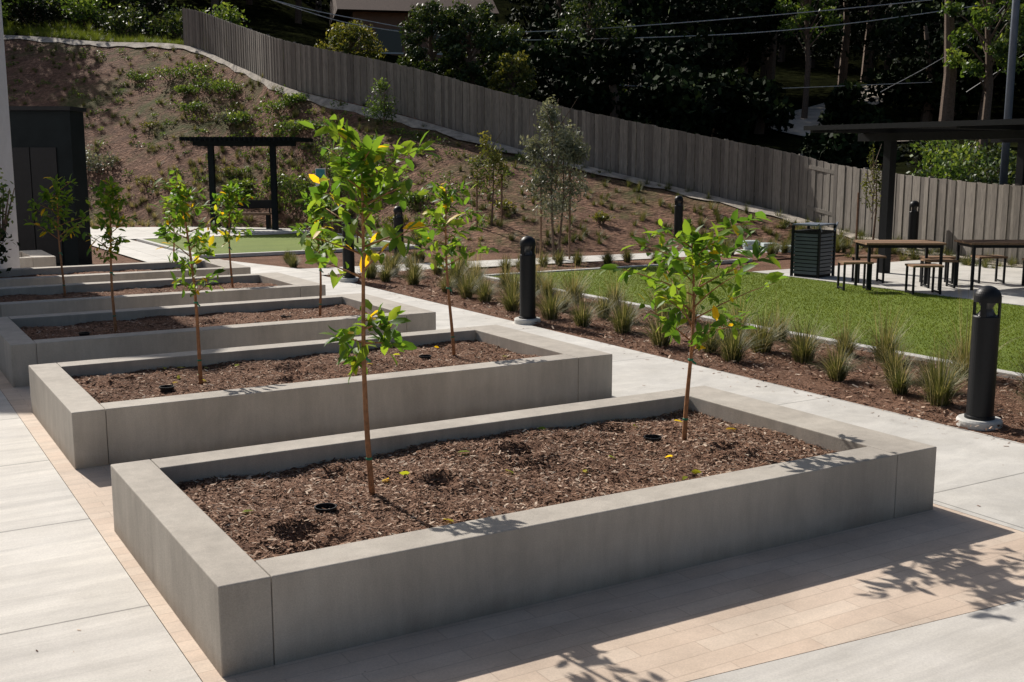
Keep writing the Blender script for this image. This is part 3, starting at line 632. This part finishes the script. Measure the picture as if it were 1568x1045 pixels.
# house
e=empty('brown_house',(-5.9,72,6.6),R(12)); q=MB(); q.box(-4,4,0,8,-1,4.6); q.obj('walls',M['brown'],parent=e)
q=MB(); q.add([(-5,-1,4.4),(5,-1,4.4),(5,9,4.4),(-5,9,4.4),(-5,4,7.0),(5,4,7.0)],[(0,1,5,4),(2,3,4,5),(0,4,3),(1,2,5),(3,2,1,0)]); q.obj('roof',M['roof'],parent=e)
q=MB(); q.box(-2.6,-1.0,-.06,-.02,2.0,3.4); q.box(.9,2.4,-.06,-.02,2.0,3.4); q.obj('windows',M['glass'],parent=e)
q=MB(); q.box(-2.7,-.9,-.05,-.01,1.9,1.998); q.box(.8,2.5,-.05,-.01,1.9,1.998); q.obj('window_sills',M['signw'],parent=e)
bl=[];tr=MB()
def treeblobs(x,y,z,H,r,n=9):
    out=[]
    for k in range(n):
        a=random.random()*6.28; rr=r*.75*random.random()**.5; hh=z+H*(.25+.65*random.random()); s_=r*random.uniform(.32,.55)
        out.append((x+rr*math.cos(a),y+rr*math.sin(a),hh,s_,s_,s_*random.uniform(.6,.9)))
    tr.tube([(x,y,z-.5),(x+.2,y,z+H*.4),(x-.2,y,z+H*.8)],[.3,.2,.08],6)
    return out
def onroad(x,y): return any((x-c[0])**2+(y-c[1])**2<4.0**2 for c in c_)
k=0
while k<125:
    a=random.uniform(-.62,.62); d=random.uniform(62,112); x=d*math.sin(a); y=d*math.cos(a)
    if onroad(x,y) and y<72: continue
    if -17<x<3 and y<84: continue
    z=zat(bvh_t,x,y,5); bl+=treeblobs(x,y,z-.5,random.uniform(8,15),random.uniform(3.5,5.5)); k+=1
for (x,y,H,r) in [(7,50,5,3),(3.5,54,6,3),(6,58,9,4),(9,60,10,4),(24,52,9,4),(27,46,8,4),(22,58,10,4),(11,66,12,4),(28,62,12,5),(8,45,3,2.2),(6,43,2.6,2),(4,46,4,2.2),(2,49,4,2.2),(2.5,62,10,3),
    (18.5,51,6,2.6),(21,54,7,3),(24,60,9,3.5),(19,66,10,3.5),(14,64,10,3.5),(12,60,9,3),(8.5,55,8,3),(19,36.5,1.5,1.6),(22.5,37,2,2),(11,40,1.4,1.6),(20,48.5,5,2.2),(13,41,1.0,1.3),(15.0,50,2.2,1.3),(10.2,47.5,2.6,1.8)]:
    bl+=treeblobs(x,y,zat(bvh_t,x,y,2)-.4,H,r,10)
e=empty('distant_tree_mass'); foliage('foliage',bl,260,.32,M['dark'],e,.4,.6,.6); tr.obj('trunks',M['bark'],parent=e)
def bigtree(name,x,y,H,r,mat,n,ls,n0=22,zb=None,low=.35,tw=.16):
    z=zat(bvh_t,x,y,2)-.2 if zb is None else zb; e=empty(name,(x,y,z)); q=MB()
    q.tube([(0,0,-.3),(.1,0,H*.3),(-.1,.1,H*.6),(0,0,H*.9)],[tw,tw*.8,tw*.5,tw*.15],9)
    b_=[]
    for k in range(n0):
        a=k*2.4+x; t=low+(.97-low)*((k+.5)/n0); R_=r*(1-.6*abs(t-.55)/.45)*random.uniform(.55,.95); p=(R_*math.cos(a),R_*math.sin(a),H*t)
        q.tube([(0,0,H*t*.75),(p[0]*.6,p[1]*.6,H*t*.92),p],[tw*.3,tw*.16,tw*.06],5); s_=r*random.uniform(.22,.36); b_.append((*p,s_,s_,s_*.75))
    q.obj('trunk_and_limbs',M['bark'],parent=e); foliage('crown',b_,n,ls,M[mat],e,.25,.5,.7); return e
for (x,y,H,r,mt) in [(-3.3,47.5,3.9,1.45,'mid'),(-1.7,47,4.3,1.5,'mid'),(-.3,47.5,3.6,1.3,'mid'),(3.4,50,6.5,2.0,'mid')]:
    bigtree('broadleaf_tree',x,y,H,r,mt,260,.16,28,None,.12)
bigtree('broadleaf_tree',13.6,53,9,1.5,'green',170,.2,24,None,.45)
bigtree('broadleaf_tree',16.4,39.5,8,1.5,'green',190,.18,24); bigtree('broadleaf_tree',20,43,9,2,'mid',190,.2,24)
bigtree('yellow_tree',0.0,44,2.7,.95,'yel',130,.14); bigtree('yellow_tree',-7.4,53,2.3,1.5,'yel',130,.16)
bigtree('shaggy_tree',15.6,41,9.5,1.1,'yel',40,.3,12,None,.75,.28)
for (x,y) in [(-28,62),(-25,60),(-22.5,61),(-19.5,58),(-31,60),(-17,59),(-34,64),(-15,60),(-26.5,64),(-20,63)]:
    shrub('hilltop_shrub',x,y,zat(bvh_t,x,y,8)-.1,1.5,1.8,random.choice(['mid','green','dark']),900,.2)
for (x,y) in [(13.2,36),(14.5,34),(15.3,31.5),(16,29),(12.8,33),(11.6,30),(12.2,28)]:
    shrub('fence_side_shrub',x,y,zat(bvh_t,x,y,.5)-.1,1.1,random.uniform(.9,1.6),random.choice(['mid','dark','green']),800,.13)
cg=[]
for _ in range(700):
    x=random.uniform(-34,-13); kk=min(range(len(T)),key=lambda i_:abs(T[i_][0]-x)); y=T[kk][1]+random.uniform(.0,4.5); z=zat(bvh_t,x,y,8)
    cg.append((x,y,z-.05,random.uniform(.25,.5),.35,.5))
for _ in range(160):
    x=random.uniform(-15.5,-10.5); y=random.uniform(54,60); cg.append((x,y,zat(bvh_t,x,y,8)-.05,.4,.4,.7))
blades('crest_grass',cg,M['crest'],60)
# utility pole and lines
e=empty('utility_pole',(10.55,24.2,-.2)); q=MB(); q.tube([(0,0,-.3),(0,0,11)],[.085,.07],14); q.box(-.09,.09,-.03,.03,1.5,1.53); q.obj('pole',M['grey'],parent=e,smooth=True)
q=MB()
def wire(pts,rad=.020): q.tube(sub(pts,6),rad,5)
wire([(-20,50,12.3),(-11.2,50,9.1),(-6.2,50,7.95),(-2.4,50,7.5),(4.8,50,7.7),(18.7,50,8.9),(30,50,10.5)])
wire([(-19,50.3,11.9),(-9.6,50.3,8.6),(-6,50.3,7.7),(-2,50.3,7.3),(2,50.3,7.2),(12,50.3,7.6),(22.7,50.3,9.0),(32,50.3,10.6)])
wire([(-4,49,6.8),(1.0,49,5.5),(6.1,49,5.1),(10,49,5.0),(18,49,5.3)],.014)
wire([(14.2,44,4.6),(17.5,43,6.8),(20.5,42,11)],.012); wire([(17.5,44,4.6),(20.5,42,7.0)],.012)
q.obj('overhead_power_lines',simple('cable',(.6,.6,.6),.5))
# ------------------------------------------------------------------ light
SD=Vector((-.60,.80,0)).normalized(); el=R(36.5)
sun=bpy.data.lights.new('sun','SUN'); sun.energy=5.0; sun.angle=R(.53); sun.color=(1,.94,.86)
so=bpy.data.objects.new('sun',sun); sc.collection.objects.link(so)
tosun=Vector((SD.x*math.cos(el),SD.y*math.cos(el),math.sin(el))); so.rotation_euler=tosun.to_track_quat('Z','Y').to_euler(); so.location=(0,0,30)
wd=bpy.data.worlds.new('World'); sc.world=wd; wd.use_nodes=True; nt=wd.node_tree; nt.nodes.clear()
sk=nt.nodes.new('ShaderNodeTexSky'); sk.sky_type='NISHITA'; sk.sun_disc=False; sk.sun_elevation=el; sk.sun_rotation=math.atan2(SD.x,SD.y); sk.dust_density=3.0
bg=nt.nodes.new('ShaderNodeBackground'); bg.inputs[1].default_value=.065; ow=nt.nodes.new('ShaderNodeOutputWorld')
nt.links.new(sk.outputs[0],bg.inputs[0]); nt.links.new(bg.outputs[0],ow.inputs[0])
cam=bpy.data.cameras.new('camera'); co=bpy.data.objects.new('camera',cam); sc.collection.objects.link(co)
co.location=(0,0,2.1); co.rotation_euler=(R(90-9.32),0,0); cam.lens=39.24; cam.sensor_width=36; cam.clip_start=.05; cam.clip_end=1500
sc.camera=co
sc.view_settings.view_transform='Standard'; sc.view_settings.look='None'; sc.view_settings.exposure=0
